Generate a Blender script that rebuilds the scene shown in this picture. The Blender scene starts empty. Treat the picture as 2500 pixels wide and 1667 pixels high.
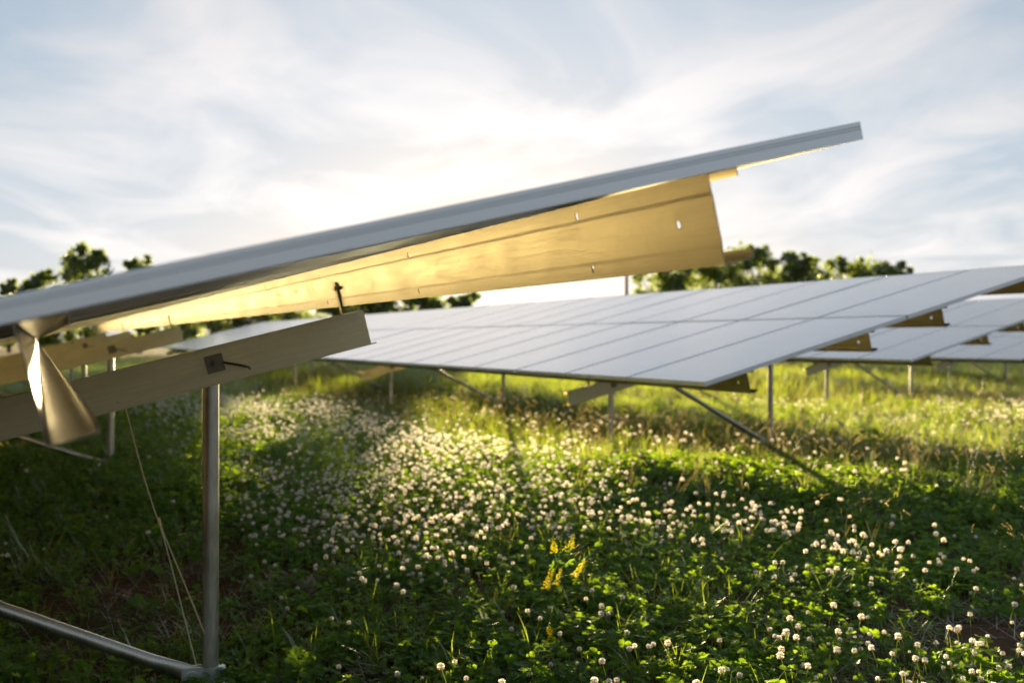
import bpy, bmesh, math, random
import numpy as np
from mathutils import Vector, Matrix, Euler, noise as mnoise

R = math.radians
rng = np.random.default_rng(7)
random.seed(7)
sc = bpy.context.scene
C = sc.collection

# ------------------------------------------------------------------ camera, sky, sun, exposure
F = 2400.0                      # focal length in photo pixels (photo 2500 x 1667)
CAMZ = 1.08
HORIZ = 828.0
cam_d = bpy.data.cameras.new('camera')
cam = bpy.data.objects.new('camera', cam_d); C.objects.link(cam)
cam_d.sensor_width = 36.0
cam_d.lens = 36.0 * F / 2500.0
cam_d.clip_start = 0.05; cam_d.clip_end = 2000
cam.location = (0, 0, CAMZ)
cam.rotation_euler = (R(90) - math.atan((833.5 - HORIZ) / F), 0, 0)
cam_d.dof.use_dof = True
cam_d.dof.focus_distance = 2.75
cam_d.dof.aperture_fstop = 2.8
cam_d.dof.aperture_blades = 0
sc.camera = cam

SUN_AZ = R(-1.2)                # from +Y towards +X
SUN_EL = R(3.95)
world = bpy.data.worlds.new('World'); sc.world = world
world.use_nodes = True
wn = world.node_tree; wn.nodes.clear()
def W(t, **k):
    n = wn.nodes.new(t)
    for a, b in k.items(): setattr(n, a, b)
    return n
wl = wn.links.new
sky = W('ShaderNodeTexSky', sky_type='NISHITA', sun_disc=False)
sky.sun_elevation = SUN_EL; sky.sun_rotation = SUN_AZ
sky.air_density = 1.0; sky.dust_density = 1.0; sky.ozone_density = 1.2; sky.altitude = 100
tc = W('ShaderNodeTexCoord')
sep = W('ShaderNodeSeparateXYZ'); wl(tc.outputs['Generated'], sep.inputs[0])
# project the view direction on a cloud layer
addz = W('ShaderNodeMath', operation='ADD'); wl(sep.outputs['Z'], addz.inputs[0]); addz.inputs[1].default_value = 0.10
mx = W('ShaderNodeMath', operation='MAXIMUM'); wl(addz.outputs[0], mx.inputs[0]); mx.inputs[1].default_value = 0.03
dvx = W('ShaderNodeMath', operation='DIVIDE'); wl(sep.outputs['X'], dvx.inputs[0]); wl(mx.outputs[0], dvx.inputs[1])
dvy = W('ShaderNodeMath', operation='DIVIDE'); wl(sep.outputs['Y'], dvy.inputs[0]); wl(mx.outputs[0], dvy.inputs[1])
cxy = W('ShaderNodeCombineXYZ'); wl(dvx.outputs[0], cxy.inputs[0]); wl(dvy.outputs[0], cxy.inputs[1])
cmap = W('ShaderNodeMapping'); wl(cxy.outputs[0], cmap.inputs[0])
cmap.inputs['Rotation'].default_value = (0, 0, R(24)); cmap.inputs['Scale'].default_value = (0.85, 0.55, 1); cmap.inputs['Location'].default_value = (3.1, 1.7, 0)
cn = W('ShaderNodeTexNoise'); wl(cmap.outputs[0], cn.inputs['Vector'])
cn.inputs['Scale'].default_value = 1.7; cn.inputs['Detail'].default_value = 9; cn.inputs['Roughness'].default_value = 0.52; cn.inputs['Distortion'].default_value = 0.7
cr = W('ShaderNodeValToRGB'); wl(cn.outputs['Fac'], cr.inputs[0])
cr.color_ramp.elements[0].position = 0.43; cr.color_ramp.elements[0].color = (0, 0, 0, 1)
cr.color_ramp.elements[1].position = 0.66; cr.color_ramp.elements[1].color = (1, 1, 1, 1)
# a thin high veil evens the sky out: its light is spread, so brightness is compressed and whitened
bw = W('ShaderNodeRGBToBW'); wl(sky.outputs[0], bw.inputs[0])
p1 = W('ShaderNodeMath', operation='ADD'); wl(bw.outputs[0], p1.inputs[0]); p1.inputs[1].default_value = 1.0
pw = W('ShaderNodeMath', operation='POWER'); wl(p1.outputs[0], pw.inputs[0]); pw.inputs[1].default_value = -0.83
sl = W('ShaderNodeMath', operation='MULTIPLY'); wl(bw.outputs[0], sl.inputs[0]); wl(pw.outputs[0], sl.inputs[1])      # spread brightness
cs = W('ShaderNodeMix', data_type='RGBA', blend_type='MULTIPLY'); cs.inputs['Factor'].default_value = 1
wl(sky.outputs[0], cs.inputs['A']); wl(pw.outputs[0], cs.inputs['B'])
hue = W('ShaderNodeMapRange'); wl(bw.outputs[0], hue.inputs['Value']); hue.inputs['From Min'].default_value = 2.5; hue.inputs['From Max'].default_value = 16
hcol = W('ShaderNodeMix', data_type='RGBA'); wl(hue.outputs[0], hcol.inputs['Factor']); hcol.inputs['A'].default_value = (.65, .82, 1.03, 1); hcol.inputs['B'].default_value = (1.0, .955, .90, 1)
tint = W('ShaderNodeMix', data_type='RGBA', blend_type='MULTIPLY'); tint.inputs['Factor'].default_value = 1
wl(sl.outputs[0], tint.inputs['A']); wl(hcol.outputs['Result'], tint.inputs['B'])
veil = W('ShaderNodeMix', data_type='RGBA'); veil.inputs['Factor'].default_value = 0.85
wl(cs.outputs['Result'], veil.inputs['A']); wl(tint.outputs['Result'], veil.inputs['B'])
# clouds: lighter and whiter than the veil they drift in
cb = W('ShaderNodeMix', data_type='RGBA', blend_type='MULTIPLY'); cb.inputs['Factor'].default_value = 1
wl(sl.outputs[0], cb.inputs['A']); cb.inputs['B'].default_value = (1.40, 1.30, 1.24, 1)
cm = W('ShaderNodeMix', data_type='RGBA'); wl(veil.outputs['Result'], cm.inputs['A']); wl(cb.outputs['Result'], cm.inputs['B'])
cf = W('ShaderNodeMath', operation='MULTIPLY'); wl(cr.outputs[0], cf.inputs[0]); cf.inputs[1].default_value = 0.6
wl(cf.outputs[0], cm.inputs['Factor'])
gain = W('ShaderNodeVectorMath', operation='SCALE'); wl(cm.outputs['Result'], gain.inputs[0]); gain.inputs['Scale'].default_value = 1.08
bg = W('ShaderNodeBackground'); wl(gain.outputs[0], bg.inputs[0]); bg.inputs[1].default_value = 0.13
wo = W('ShaderNodeOutputWorld'); wl(bg.outputs[0], wo.inputs[0])

sun_d = bpy.data.lights.new('sun', 'SUN'); sun_d.energy = 5.0; sun_d.angle = R(0.6); sun_d.color = (1.0, 0.80, 0.44)
sun = bpy.data.objects.new('sun', sun_d); C.objects.link(sun)
sdir = Vector((math.sin(SUN_AZ) * math.cos(SUN_EL), math.cos(SUN_AZ) * math.cos(SUN_EL), math.sin(SUN_EL)))
sun.rotation_euler = sdir.to_track_quat('Z', 'Y').to_euler()
sun.location = (0, 60, 12)

sc.view_settings.view_transform = 'Standard'; sc.view_settings.look = 'None'
sc.view_settings.exposure = 2.35; sc.view_settings.gamma = 1.0; sc.view_settings.use_curve_mapping = False
sc.render.engine = 'CYCLES'
sc.cycles.use_denoising = True
sc.cycles.max_bounces = 10; sc.cycles.diffuse_bounces = 5; sc.cycles.glossy_bounces = 6; sc.cycles.transmission_bounces = 4
sc.cycles.sample_clamp_indirect = 6.0; sc.cycles.caustics_reflective = True

def px(x, y, Y):
    """photo pixel at depth Y -> world point"""
    return Vector(((x - 1250) / F * Y, Y, CAMZ - (y - HORIZ) / F * Y))

# ------------------------------------------------------------------ materials
def mat(name, base=(.5, .5, .5), rough=.5, metal=0.0, spec=.5):
    m = bpy.data.materials.new(name); m.use_nodes = True
    b = m.node_tree.nodes['Principled BSDF']
    b.inputs['Base Color'].default_value = (*base, 1); b.inputs['Roughness'].default_value = rough
    b.inputs['Metallic'].default_value = metal; b.inputs['Specular IOR Level'].default_value = spec
    return m
def nodes_of(m): return m.node_tree.nodes, m.node_tree.links.new, m.node_tree.nodes['Principled BSDF']

def steel(name, c0, c1, r0, r1, scale=(1, 1, 1), bump=.02, blotch=9.0):
    m = mat(name, c0, r0, 1.0); n, l, b = nodes_of(m)
    t = n.new('ShaderNodeTexCoord'); mp = n.new('ShaderNodeMapping'); l(t.outputs['Object'], mp.inputs[0]); mp.inputs['Scale'].default_value = scale
    st = n.new('ShaderNodeTexNoise'); l(mp.outputs[0], st.inputs['Vector']); st.inputs['Scale'].default_value = 60; st.inputs['Detail'].default_value = 5
    bl = n.new('ShaderNodeTexNoise'); l(t.outputs['Object'], bl.inputs['Vector']); bl.inputs['Scale'].default_value = blotch; bl.inputs['Detail'].default_value = 6
    ad = n.new('ShaderNodeMath'); ad.operation = 'ADD'; l(st.outputs['Fac'], ad.inputs[0]); l(bl.outputs['Fac'], ad.inputs[1])
    rr = n.new('ShaderNodeMapRange'); l(ad.outputs[0], rr.inputs['Value']); rr.inputs['From Min'].default_value = .7; rr.inputs['From Max'].default_value = 1.3
    rr.inputs['To Min'].default_value = r0; rr.inputs['To Max'].default_value = r1; l(rr.outputs[0], b.inputs['Roughness'])
    cr = n.new('ShaderNodeMix'); cr.data_type = 'RGBA'; cr.inputs['A'].default_value = (*c0, 1); cr.inputs['B'].default_value = (*c1, 1)
    rf = n.new('ShaderNodeMapRange'); l(ad.outputs[0], rf.inputs['Value']); rf.inputs['From Min'].default_value = .75; rf.inputs['From Max'].default_value = 1.25
    l(rf.outputs[0], cr.inputs['Factor']); 
    # scattered rust specks and scratches
    vo = n.new('ShaderNodeTexNoise'); l(t.outputs['Object'], vo.inputs['Vector']); vo.inputs['Scale'].default_value = 46; vo.inputs['Detail'].default_value = 3
    vr = n.new('ShaderNodeMapRange'); l(vo.outputs['Fac'], vr.inputs['Value']); vr.inputs['From Min'].default_value = .73; vr.inputs['From Max'].default_value = .80
    c2 = n.new('ShaderNodeMix'); c2.data_type = 'RGBA'; l(vr.outputs[0], c2.inputs['Factor']); l(cr.outputs['Result'], c2.inputs['A']); c2.inputs['B'].default_value = (.26, .17, .09, 1)
    l(c2.outputs['Result'], b.inputs['Base Color'])
    bp = n.new('ShaderNodeBump'); bp.inputs['Strength'].default_value = bump; l(st.outputs['Fac'], bp.inputs['Height']); l(bp.outputs[0], b.inputs['Normal'])
    return m
M = {}
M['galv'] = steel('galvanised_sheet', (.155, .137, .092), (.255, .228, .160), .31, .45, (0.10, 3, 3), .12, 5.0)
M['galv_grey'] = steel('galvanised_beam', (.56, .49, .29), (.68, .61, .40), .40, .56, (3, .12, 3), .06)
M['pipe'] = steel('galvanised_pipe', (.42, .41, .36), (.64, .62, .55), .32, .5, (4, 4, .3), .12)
M['zinc'] = steel('zinc_plate', (.17, .15, .11), (.28, .25, .19), .45, .6, (1, 1, 1), .1)
M['alu'] = steel('anodised_frame', (.72, .75, .77), (.80, .83, .85), .38, .48, (3, .1, 3), .03, 4)
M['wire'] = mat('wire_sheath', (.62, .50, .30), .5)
M['back'] = mat('backsheet', (.60, .54, .40), .45)
def glass():
    m = mat('solar_glass', (.05, .052, .062), .10); n, l, b = nodes_of(m)
    b.inputs['IOR'].default_value = 2.1
    b.inputs['Coat Weight'].default_value = 1.0; b.inputs['Coat Roughness'].default_value = .17; b.inputs['Coat IOR'].default_value = 2.1
    t = n.new('ShaderNodeTexCoord'); no = n.new('ShaderNodeTexNoise'); l(t.outputs['Object'], no.inputs['Vector'])
    no.inputs['Scale'].default_value = 3.0; no.inputs['Detail'].default_value = 5
    rr = n.new('ShaderNodeMapRange'); l(no.outputs['Fac'], rr.inputs['Value']); rr.inputs['To Min'].default_value = .12; rr.inputs['To Max'].default_value = .26
    l(rr.outputs[0], b.inputs['Roughness'])
    return m
M['glass'] = glass()

def leafmat(name, ca, cb, ct, trans=.45, gloss=.055, rough=.55):
    m = bpy.data.materials.new(name); m.use_nodes = True; n = m.node_tree.nodes; n.clear(); l = m.node_tree.links.new
    oi = n.new('ShaderNodeObjectInfo'); ge = n.new('ShaderNodeNewGeometry')
    ad = n.new('ShaderNodeMath'); ad.operation = 'ADD'; l(oi.outputs['Random'], ad.inputs[0]); l(ge.outputs['Random Per Island'], ad.inputs[1])
    hf = n.new('ShaderNodeMath'); hf.operation = 'MULTIPLY'; l(ad.outputs[0], hf.inputs[0]); hf.inputs[1].default_value = .5
    mx = n.new('ShaderNodeMix'); mx.data_type = 'RGBA'; l(hf.outputs[0], mx.inputs['Factor']); mx.inputs['A'].default_value = (*ca, 1); mx.inputs['B'].default_value = (*cb, 1)
    df = n.new('ShaderNodeBsdfDiffuse'); l(mx.outputs['Result'], df.inputs[0])
    tr = n.new('ShaderNodeBsdfTranslucent')
    m2 = n.new('ShaderNodeMix'); m2.data_type = 'RGBA'; m2.inputs['Factor'].default_value = .7; l(mx.outputs['Result'], m2.inputs['A']); m2.inputs['B'].default_value = (*ct, 1)
    l(m2.outputs['Result'], tr.inputs[0])
    s1 = n.new('ShaderNodeMixShader'); s1.inputs[0].default_value = trans; l(df.outputs[0], s1.inputs[1]); l(tr.outputs[0], s1.inputs[2])
    gl = n.new('ShaderNodeBsdfGlossy'); gl.inputs['Roughness'].default_value = rough; gl.inputs['Color'].default_value = (1, 1, 1, 1)
    fr = n.new('ShaderNodeFresnel'); fr.inputs[0].default_value = 1.4
    fm = n.new('ShaderNodeMath'); fm.operation = 'MULTIPLY'; l(fr.outputs[0], fm.inputs[0]); fm.inputs[1].default_value = gloss * 6
    s2 = n.new('ShaderNodeMixShader'); l(fm.outputs[0], s2.inputs[0]); l(s1.outputs[0], s2.inputs[1]); l(gl.outputs[0], s2.inputs[2])
    o = n.new('ShaderNodeOutputMaterial'); l(s2.outputs[0], o.inputs[0])
    return m
M['clover'] = leafmat('clover_leaf', (.034, .115, .016), (.10, .215, .022), (.50, .74, .02), .5)
M['grass'] = leafmat('grass_blade', (.055, .12, .016), (.12, .19, .025), (.58, .70, .04), .55)
M['drygrass'] = leafmat('dry_grass', (.20, .15, .07), (.32, .25, .12), (.6, .45, .2), .4)
M['thatch'] = leafmat('dead_thatch', (.11, .065, .035), (.22, .14, .075), (.3, .2, .1), .2)
M['petal'] = leafmat('clover_petal', (.74, .72, .70), (.88, .87, .86), (.90, .84, .74), .45, .03)
M['petal_old'] = leafmat('clover_petal_faded', (.36, .25, .15), (.50, .38, .24), (.7, .45, .22), .4, .03)
M['yellow'] = leafmat('yellow_petal', (.85, .74, .012), (.90, .82, .02), (.97, .92, .03), .45, .03)
M['weed'] = leafmat('weed_leaf', (.05, .13, .02), (.11, .23, .03), (.40, .62, .04), .45)
M['treeleaf'] = leafmat('tree_leaf', (.06, .10, .02), (.12, .17, .03), (.36, .44, .05), .5)
M['bark'] = mat('bark', (.10, .075, .05), .9)
def soil():
    m = mat('meadow_soil', (.08, .06, .04), .95, 0, .1); n, l, b = nodes_of(m)
    t = n.new('ShaderNodeTexCoord'); a = n.new('ShaderNodeTexNoise'); l(t.outputs['Object'], a.inputs['Vector']); a.inputs['Scale'].default_value = .9; a.inputs['Detail'].default_value = 9
    r = n.new('ShaderNodeValToRGB'); l(a.outputs['Fac'], r.inputs[0]); e = r.color_ramp.elements
    e[0].position = .36; e[0].color = (.085, .048, .028, 1); e[1].position = .66; e[1].color = (.045, .06, .02, 1)
    x = e.new(.52); x.color = (.11, .068, .038, 1)
    f = n.new('ShaderNodeTexNoise'); l(t.outputs['Object'], f.inputs['Vector']); f.inputs['Scale'].default_value = 40; f.inputs['Detail'].default_value = 6
    mu = n.new('ShaderNodeMix'); mu.data_type = 'RGBA'; mu.blend_type = 'OVERLAY'; mu.inputs['Factor'].default_value = .7; l(r.outputs[0], mu.inputs['A']); l(f.outputs['Color'], mu.inputs['B'])
    l(mu.outputs['Result'], b.inputs['Base Color'])
    bp = n.new('ShaderNodeBump'); bp.inputs['Strength'].default_value = .6; bp.inputs['Distance'].default_value = .03; l(f.outputs['Fac'], bp.inputs['Height']); l(bp.outputs[0], b.inputs['Normal'])
    return m
M['soil'] = soil()

# ------------------------------------------------------------------ helpers
def tag(o, label, cat=None, group=None, kind=None):
    o['label'] = label
    if cat: o['category'] = cat
    if group: o['group'] = group
    if kind: o['kind'] = kind
    return o
def mesh_of(name, V, Fc, mats, fm=None, smooth=False):
    me = bpy.data.meshes.new(name); me.from_pydata([tuple(v) for v in V], [], [tuple(f) for f in Fc])
    for m in (mats if isinstance(mats, (list, tuple)) else [mats]): me.materials.append(m)
    if fm is not None: me.polygons.foreach_set('material_index', fm)
    if smooth: me.polygons.foreach_set('use_smooth', [True] * len(me.polygons))
    me.update(); return me
def link(name, me, parent=None, loc=(0, 0, 0), rot=(0, 0, 0)):
    o = bpy.data.objects.new(name, me); C.objects.link(o); o.location = loc; o.rotation_euler = rot
    if parent: o.parent = parent
    return o
def empty(name, loc, rz=0):
    o = bpy.data.objects.new(name, None); C.objects.link(o); o.location = loc; o.rotation_euler = (0, 0, rz); o.empty_display_size = .2
    return o
class MB:
    def __init__(s): s.v = []; s.f = []; s.m = []
    def add(s, V, Fc, mi=0):
        k = len(s.v); s.v += [tuple(p) for p in V]; s.f += [tuple(i + k for i in f) for f in Fc]; s.m += [mi] * len(Fc)
    def box(s, a, b, mi=0):
        (x0, y0, z0), (x1, y1, z1) = a, b
        s.add([(x0, y0, z0), (x1, y0, z0), (x1, y1, z0), (x0, y1, z0), (x0, y0, z1), (x1, y0, z1), (x1, y1, z1), (x0, y1, z1)],
              [(0, 3, 2, 1), (4, 5, 6, 7), (0, 1, 5, 4), (1, 2, 6, 5), (2, 3, 7, 6), (3, 0, 4, 7)], mi)
    def tube(s, P, r, n=10, mi=0, cap=True, flat=None):
        """tube through points P; r radius or list; flat: list of (ru, rv) multipliers"""
        P = [Vector(p) for p in P]; k = len(s.v); m = len(P)
        rs = r if isinstance(r, (list, tuple)) else [r] * m
        up = None
        for i, p in enumerate(P):
            d = (P[min(i + 1, m - 1)] - P[max(i - 1, 0)]).normalized()
            if up is None:
                up = Vector((0, 0, 1)) if abs(d.z) < .9 else Vector((1, 0, 0))
            u = d.cross(up).normalized(); w = u.cross(d).normalized(); up = w
            fu, fw = flat[i] if flat else (1, 1)
            for j in range(n):
                a = 2 * math.pi * j / n
                s.v.append(tuple(p + u * math.cos(a) * rs[i] * fu + w * math.sin(a) * rs[i] * fw))
        for i in range(m - 1):
            for j in range(n):
                s.f.append((k + i * n + j, k + i * n + (j + 1) % n, k + (i + 1) * n + (j + 1) % n, k + (i + 1) * n + j)); s.m.append(mi)
        if cap:
            s.f.append(tuple(k + j for j in reversed(range(n)))); s.m.append(mi)
            s.f.append(tuple(k + (m - 1) * n + j for j in range(n))); s.m.append(mi)
    def sheet(s, prof, t, axis, a, b, mi=0, seg=1):
        """open polyline profile (2-D) given thickness t, extruded along axis from a to b"""
        P = [Vector(p) for p in prof]; N = []
        for i in range(len(P)):
            d0 = (P[i] - P[i - 1]).normalized() if i else None
            d1 = (P[i + 1] - P[i]).normalized() if i < len(P) - 1 else None
            if d0 is None: d0 = d1
            if d1 is None: d1 = d0
            n0 = Vector((-d0.y, d0.x)); n1 = Vector((-d1.y, d1.x)); b_ = (n0 + n1).normalized()
            N.append(b_ * (t / max(b_.dot(n0), .3)))
        loop = [p for p in P] + [P[i] + N[i] for i in reversed(range(len(P)))]
        n = len(loop); k = len(s.v)
        for q in range(seg + 1):
            e = a + (b - a) * q / seg
            for p in loop:
                s.v.append((e, p.x, p.y) if axis == 'x' else (p.x, e, p.y))
        for q in range(seg):
            for j in range(n):
                s.f.append((k + q * n + j, k + q * n + (j + 1) % n, k + (q + 1) * n + (j + 1) % n, k + (q + 1) * n + j)); s.m.append(mi)
        h = n // 2
        for q, e in ((0, 0), (seg, 1)):
            for j in range(h - 1):
                f = (k + q * n + j, k + q * n + j + 1, k + q * n + n - 2 - j, k + q * n + n - 1 - j)
                s.f.append(f if e else tuple(reversed(f))); s.m.append(mi)
    def mesh(s, name, mats, smooth=False, fix=True):
        me = mesh_of(name, s.v, s.f, mats, s.m, smooth)
        if fix:
            bm = bmesh.new(); bm.from_mesh(me); bmesh.ops.recalc_face_normals(bm, faces=bm.faces); bm.to_mesh(me); bm.free()
        return me
def autosmooth(me, deg=35):
    bm = bmesh.new(); bm.from_mesh(me)
    for f in bm.faces: f.smooth = True
    for e in bm.edges:
        e.smooth = not (len(e.link_faces) == 2 and e.calc_face_angle(0) > R(deg))
    bm.to_mesh(me); bm.free(); return me

# ------------------------------------------------------------------ ground
def ground_z(x, y):
    sg = lambda t: 1 / (1 + math.exp(-max(-30.0, min(30.0, t))))
    z = -0.10 * sg((4.9 - y) / .8) - 0.06 * math.exp(-(((x + 1.3) / 1.0) ** 2 + ((y - 3.3) / 1.2) ** 2))
    z += 0.05 * mnoise.noise(Vector((x * .33, y * .33, 3.3))) + 0.018 * mnoise.noise(Vector((x * 1.1, y * 1.1, 9.1)))
    # low bank running across the meadow: its near side falls away from the sun
    yr = float(np.interp(x, [-4, -2.5, -1, 0, 1, 2, 3, 5], [6.4, 6.2, 5.9, 5.8, 6.7, 5.8, 5.6, 6.0]))
    h = float(np.interp(x, [-5, -3, -1, 0, 1, 4, 8], [.0, .03, .02, .03, .12, .12, .0])); q = y - yr
    z += h * sg(q / .22) * (math.exp(-(q / 1.9) ** 2) if q > 0 else 1)
    return z
n = 150
g = np.linspace(-1, 1, n)
sx = np.sinh(g * 5.2) / np.sinh(5.2) * 450
sy = np.sinh(g * 5.2) / np.sinh(5.2) * 450 + 6
V = [(x, y, ground_z(x, y)) for y in sy for x in sx]
Fc = [(j * n + i, j * n + i + 1, (j + 1) * n + i + 1, (j + 1) * n + i) for j in range(n - 1) for i in range(n - 1)]
gnd = link('ground', mesh_of('ground', V, Fc, M['soil'], smooth=True))
tag(gnd, 'meadow ground of dark soil and thatch under the plants', kind='structure')

# ------------------------------------------------------------------ solar tables
A = math.atan((1250 - 90) / F)           # row direction
TILT = R(14.0)
ct, st_ = math.cos(TILT), math.sin(TILT)
MW, ML, FT = 0.992, 1.992, 0.032         # module width, length, frame depth
PU, PV = 1.010, 2.012                    # pitches
PD = 0.155                               # purlin depth
BD = 0.125                               # tilt beam depth
LTOT = PV * 2 - (PV - ML)

# module: L-section frame with grooved wall; origin at its lower right corner, x runs to -MW, y up the slope
fm = MB()
def grooved(side):
    return [(0, -FT), (0, -FT * .45), (.0012, -FT * .42), (0, -FT * .39), (0, -FT * .30), (.0012, -FT * .27), (0, -FT * .24), (0, -.0008), (.0008, 0), (.011, 0)]
pr = grooved(1)
# right wall (x = 0, outward +x) and left wall
fm.sheet([(-a, b) for a, b in pr], .0016, 'y', 0, ML)
fm.sheet([(-MW + a, b) for a, b in reversed(pr)], .0016, 'y', 0, ML)
fm.box((-.028, .002, -FT), (-.0018, ML - .002, -FT + .0018)); fm.box((-MW + .0018, .002, -FT), (-MW + .028, ML - .002, -FT + .0018))
fm.sheet([(a, b) for a, b in reversed(pr)], .0016, 'x', -MW + .0022, -.0022)
fm.sheet([(ML - a, b) for a, b in pr], .0016, 'x', -MW + .0022, -.0022)
fm.box((-MW + .03, .002, -FT + .0003), (-.03, .028, -FT + .0021)); fm.box((-MW + .03, ML - .028, -FT + .0003), (-.03, ML - .002, -FT + .0021))
frame_me = fm.mesh('module_frame', M['alu'])
gp = MB(); gp.box((-MW + .0025, .0025, -.0075), (-.0025, ML - .0025, -.0016)); gp.m = [1, 0, 0, 0, 0, 0]
glass_me = mesh_of('glass_pane', gp.v, gp.f, [M['glass'], M['back']], gp.m)

def ridge_web(d):
    """web profile from top (0) to bottom (-d), middle band pressed 3 mm in"""
    return [(0, 0), (0, -.20 * d), (.0010, -.245 * d), (.0010, -.775 * d), (0, -.82 * d), (0, -d)]
def purlin_mesh(L, slots):
    m = MB()
    fl, lip = .062, .016
    prof = [(fl, -lip), (fl, 0)] + ridge_web(PD) + [(fl, -PD), (fl, -PD + lip)]
    m.sheet(prof, .0022, 'x', 0, -L, seg=1)
    me = m.mesh('purlin', M['galv'])
    c = MB()
    for u, w, hu, hw in slots:
        nn = 14; ring = []
        for j in range(nn):
            a = 2 * math.pi * j / nn
            ring.append((-u + hu * math.copysign(abs(math.cos(a)) ** .8, math.cos(a)), -PD * w + hw * math.copysign(abs(math.sin(a)) ** .8, math.sin(a))))
        c.add([(x, -.012, z) for x, z in ring] + [(x, .012, z) for x, z in ring],
              [tuple(reversed(range(nn))), tuple(range(nn, 2 * nn))] + [(j, (j + 1) % nn, nn + (j + 1) % nn, nn + j) for j in range(nn)])
    cm_ = c.mesh('cut', M['galv'])
    a = bpy.data.objects.new('a', me); b = bpy.data.objects.new('b', cm_); C.objects.link(a); C.objects.link(b)
    md = a.modifiers.new('b', 'BOOLEAN'); md.object = b; md.operation = 'DIFFERENCE'; md.solver = 'EXACT'
    dg = bpy.context.evaluated_depsgraph_get(); out = bpy.data.meshes.new_from_object(a.evaluated_get(dg))
    bpy.data.objects.remove(a); bpy.data.objects.remove(b)
    out.name = 'purlin'
    return out
def beam_mesh(L):
    m = MB(); fl, lip = .048, .014
    prof = [(-fl, -lip), (-fl, 0), (0, 0), (0, -BD), (-fl, -BD), (-fl, -BD + lip)]
    m.sheet(prof, .0028, 'y', 0, L)
    # bottom flange lip turned forward, slightly longer than the web
    m.box((.0005, -.002, -BD - .003), (.012, L + .018, -BD + .001))
    return m.mesh('tilt_beam', M['galv_grey'])
def clip_mesh():
    m = MB()
    m.box((-.015, -.0062, -.036), (.015, -.0012, .088)); m.box((-.015, -.034, -.0362), (.015, -.0063, -.0312))
    m.tube([(-.0105, -.0035, .065), (-.024, -.0035, .065)], .008, 8)
    return m.mesh('clip', M['zinc'])
def bolt_mesh():
    m = MB()
    m.tube([(0, -.0064, .065), (0, -.011, .065)], .010, 6)
    m.tube([(.0155, -.004, .065), (.021, -.004, .065), (.056, -.004, .066)], [.009, .0045, .0042], 8)
    for i in range(5): m.tube([(.027 + i * .006, -.004, .0655), (.030 + i * .006, -.004, .0655)], .0062, 8)
    return m.mesh('bolt', M['zinc'])
def washer_mesh():
    m = MB(); m.box((.0006, -.031, -.031), (.0052, .031, .031))
    return m.mesh('washer_plate', M['zinc'])
def washer_bolt_mesh():
    m = MB(); m.tube([(.0052, 0, 0), (.0066, 0, 0)], .015, 14); m.tube([(.0066, 0, 0), (.014, 0, 0)], .0105, 6); m.tube([(.014, 0, 0), (.022, 0, 0)], .006, 10)
    return m.mesh('bolt', M['zinc'])
def pin_mesh():
    m = MB(); m.tube([(.006, .031, -.004), (.034, .075, -.024), (.05, .098, -.036), (.05, .103, -.041), (.047, .104, -.047)], [.004, .004, .0038, .0036, .0034], 8)
    return m.mesh('hook_pin', M['zinc'])
PR = .0285
def clamp_mesh(sgn=-1):
    m = MB()
    ring = PR + .003
    m.tube([(0, 0, -.028), (0, 0, .028)], ring, 20, cap=True)
    # two ears on the brace side, bolt on the other
    m.box((-.0175, -.100, -.034), (-.0125, -ring + .006, .034)); m.box((.0125, -.100, -.034), (.0175, -ring + .006, .034))
    m.tube([(-.022, -.066, 0), (.022, -.066, 0)], .0105, 6); m.tube([(.022, -.066, 0), (.026, -.066, 0)], .006, 10)
    m.tube([(.0176, -.066, 0), (.0205, -.066, 0)], .024, 18)
    m.box((-.012, ring - .002, .012), (.012, ring + .018, .024)); m.tube([(-.026, ring + .012, .018), (.03, ring + .012, .018)], .005, 8)
    m.box((-.012, ring - .002, -.026), (.012, ring + .014, -.014)); m.tube([(-.026, ring + .012, -.020), (.03, ring + .012, -.020)], .005, 8)
    return autosmooth(m.mesh('pipe_clamp', M['alu']))
clip_me, bolt_me, washer_me, wbolt_me, pin_me, clamp_me = clip_mesh(), bolt_mesh(), washer_mesh(), washer_bolt_mesh(), pin_mesh(), clamp_mesh()
_cache = {}
def cached(k, f):
    if k not in _cache: _cache[k] = f()
    return _cache[k]

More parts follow.
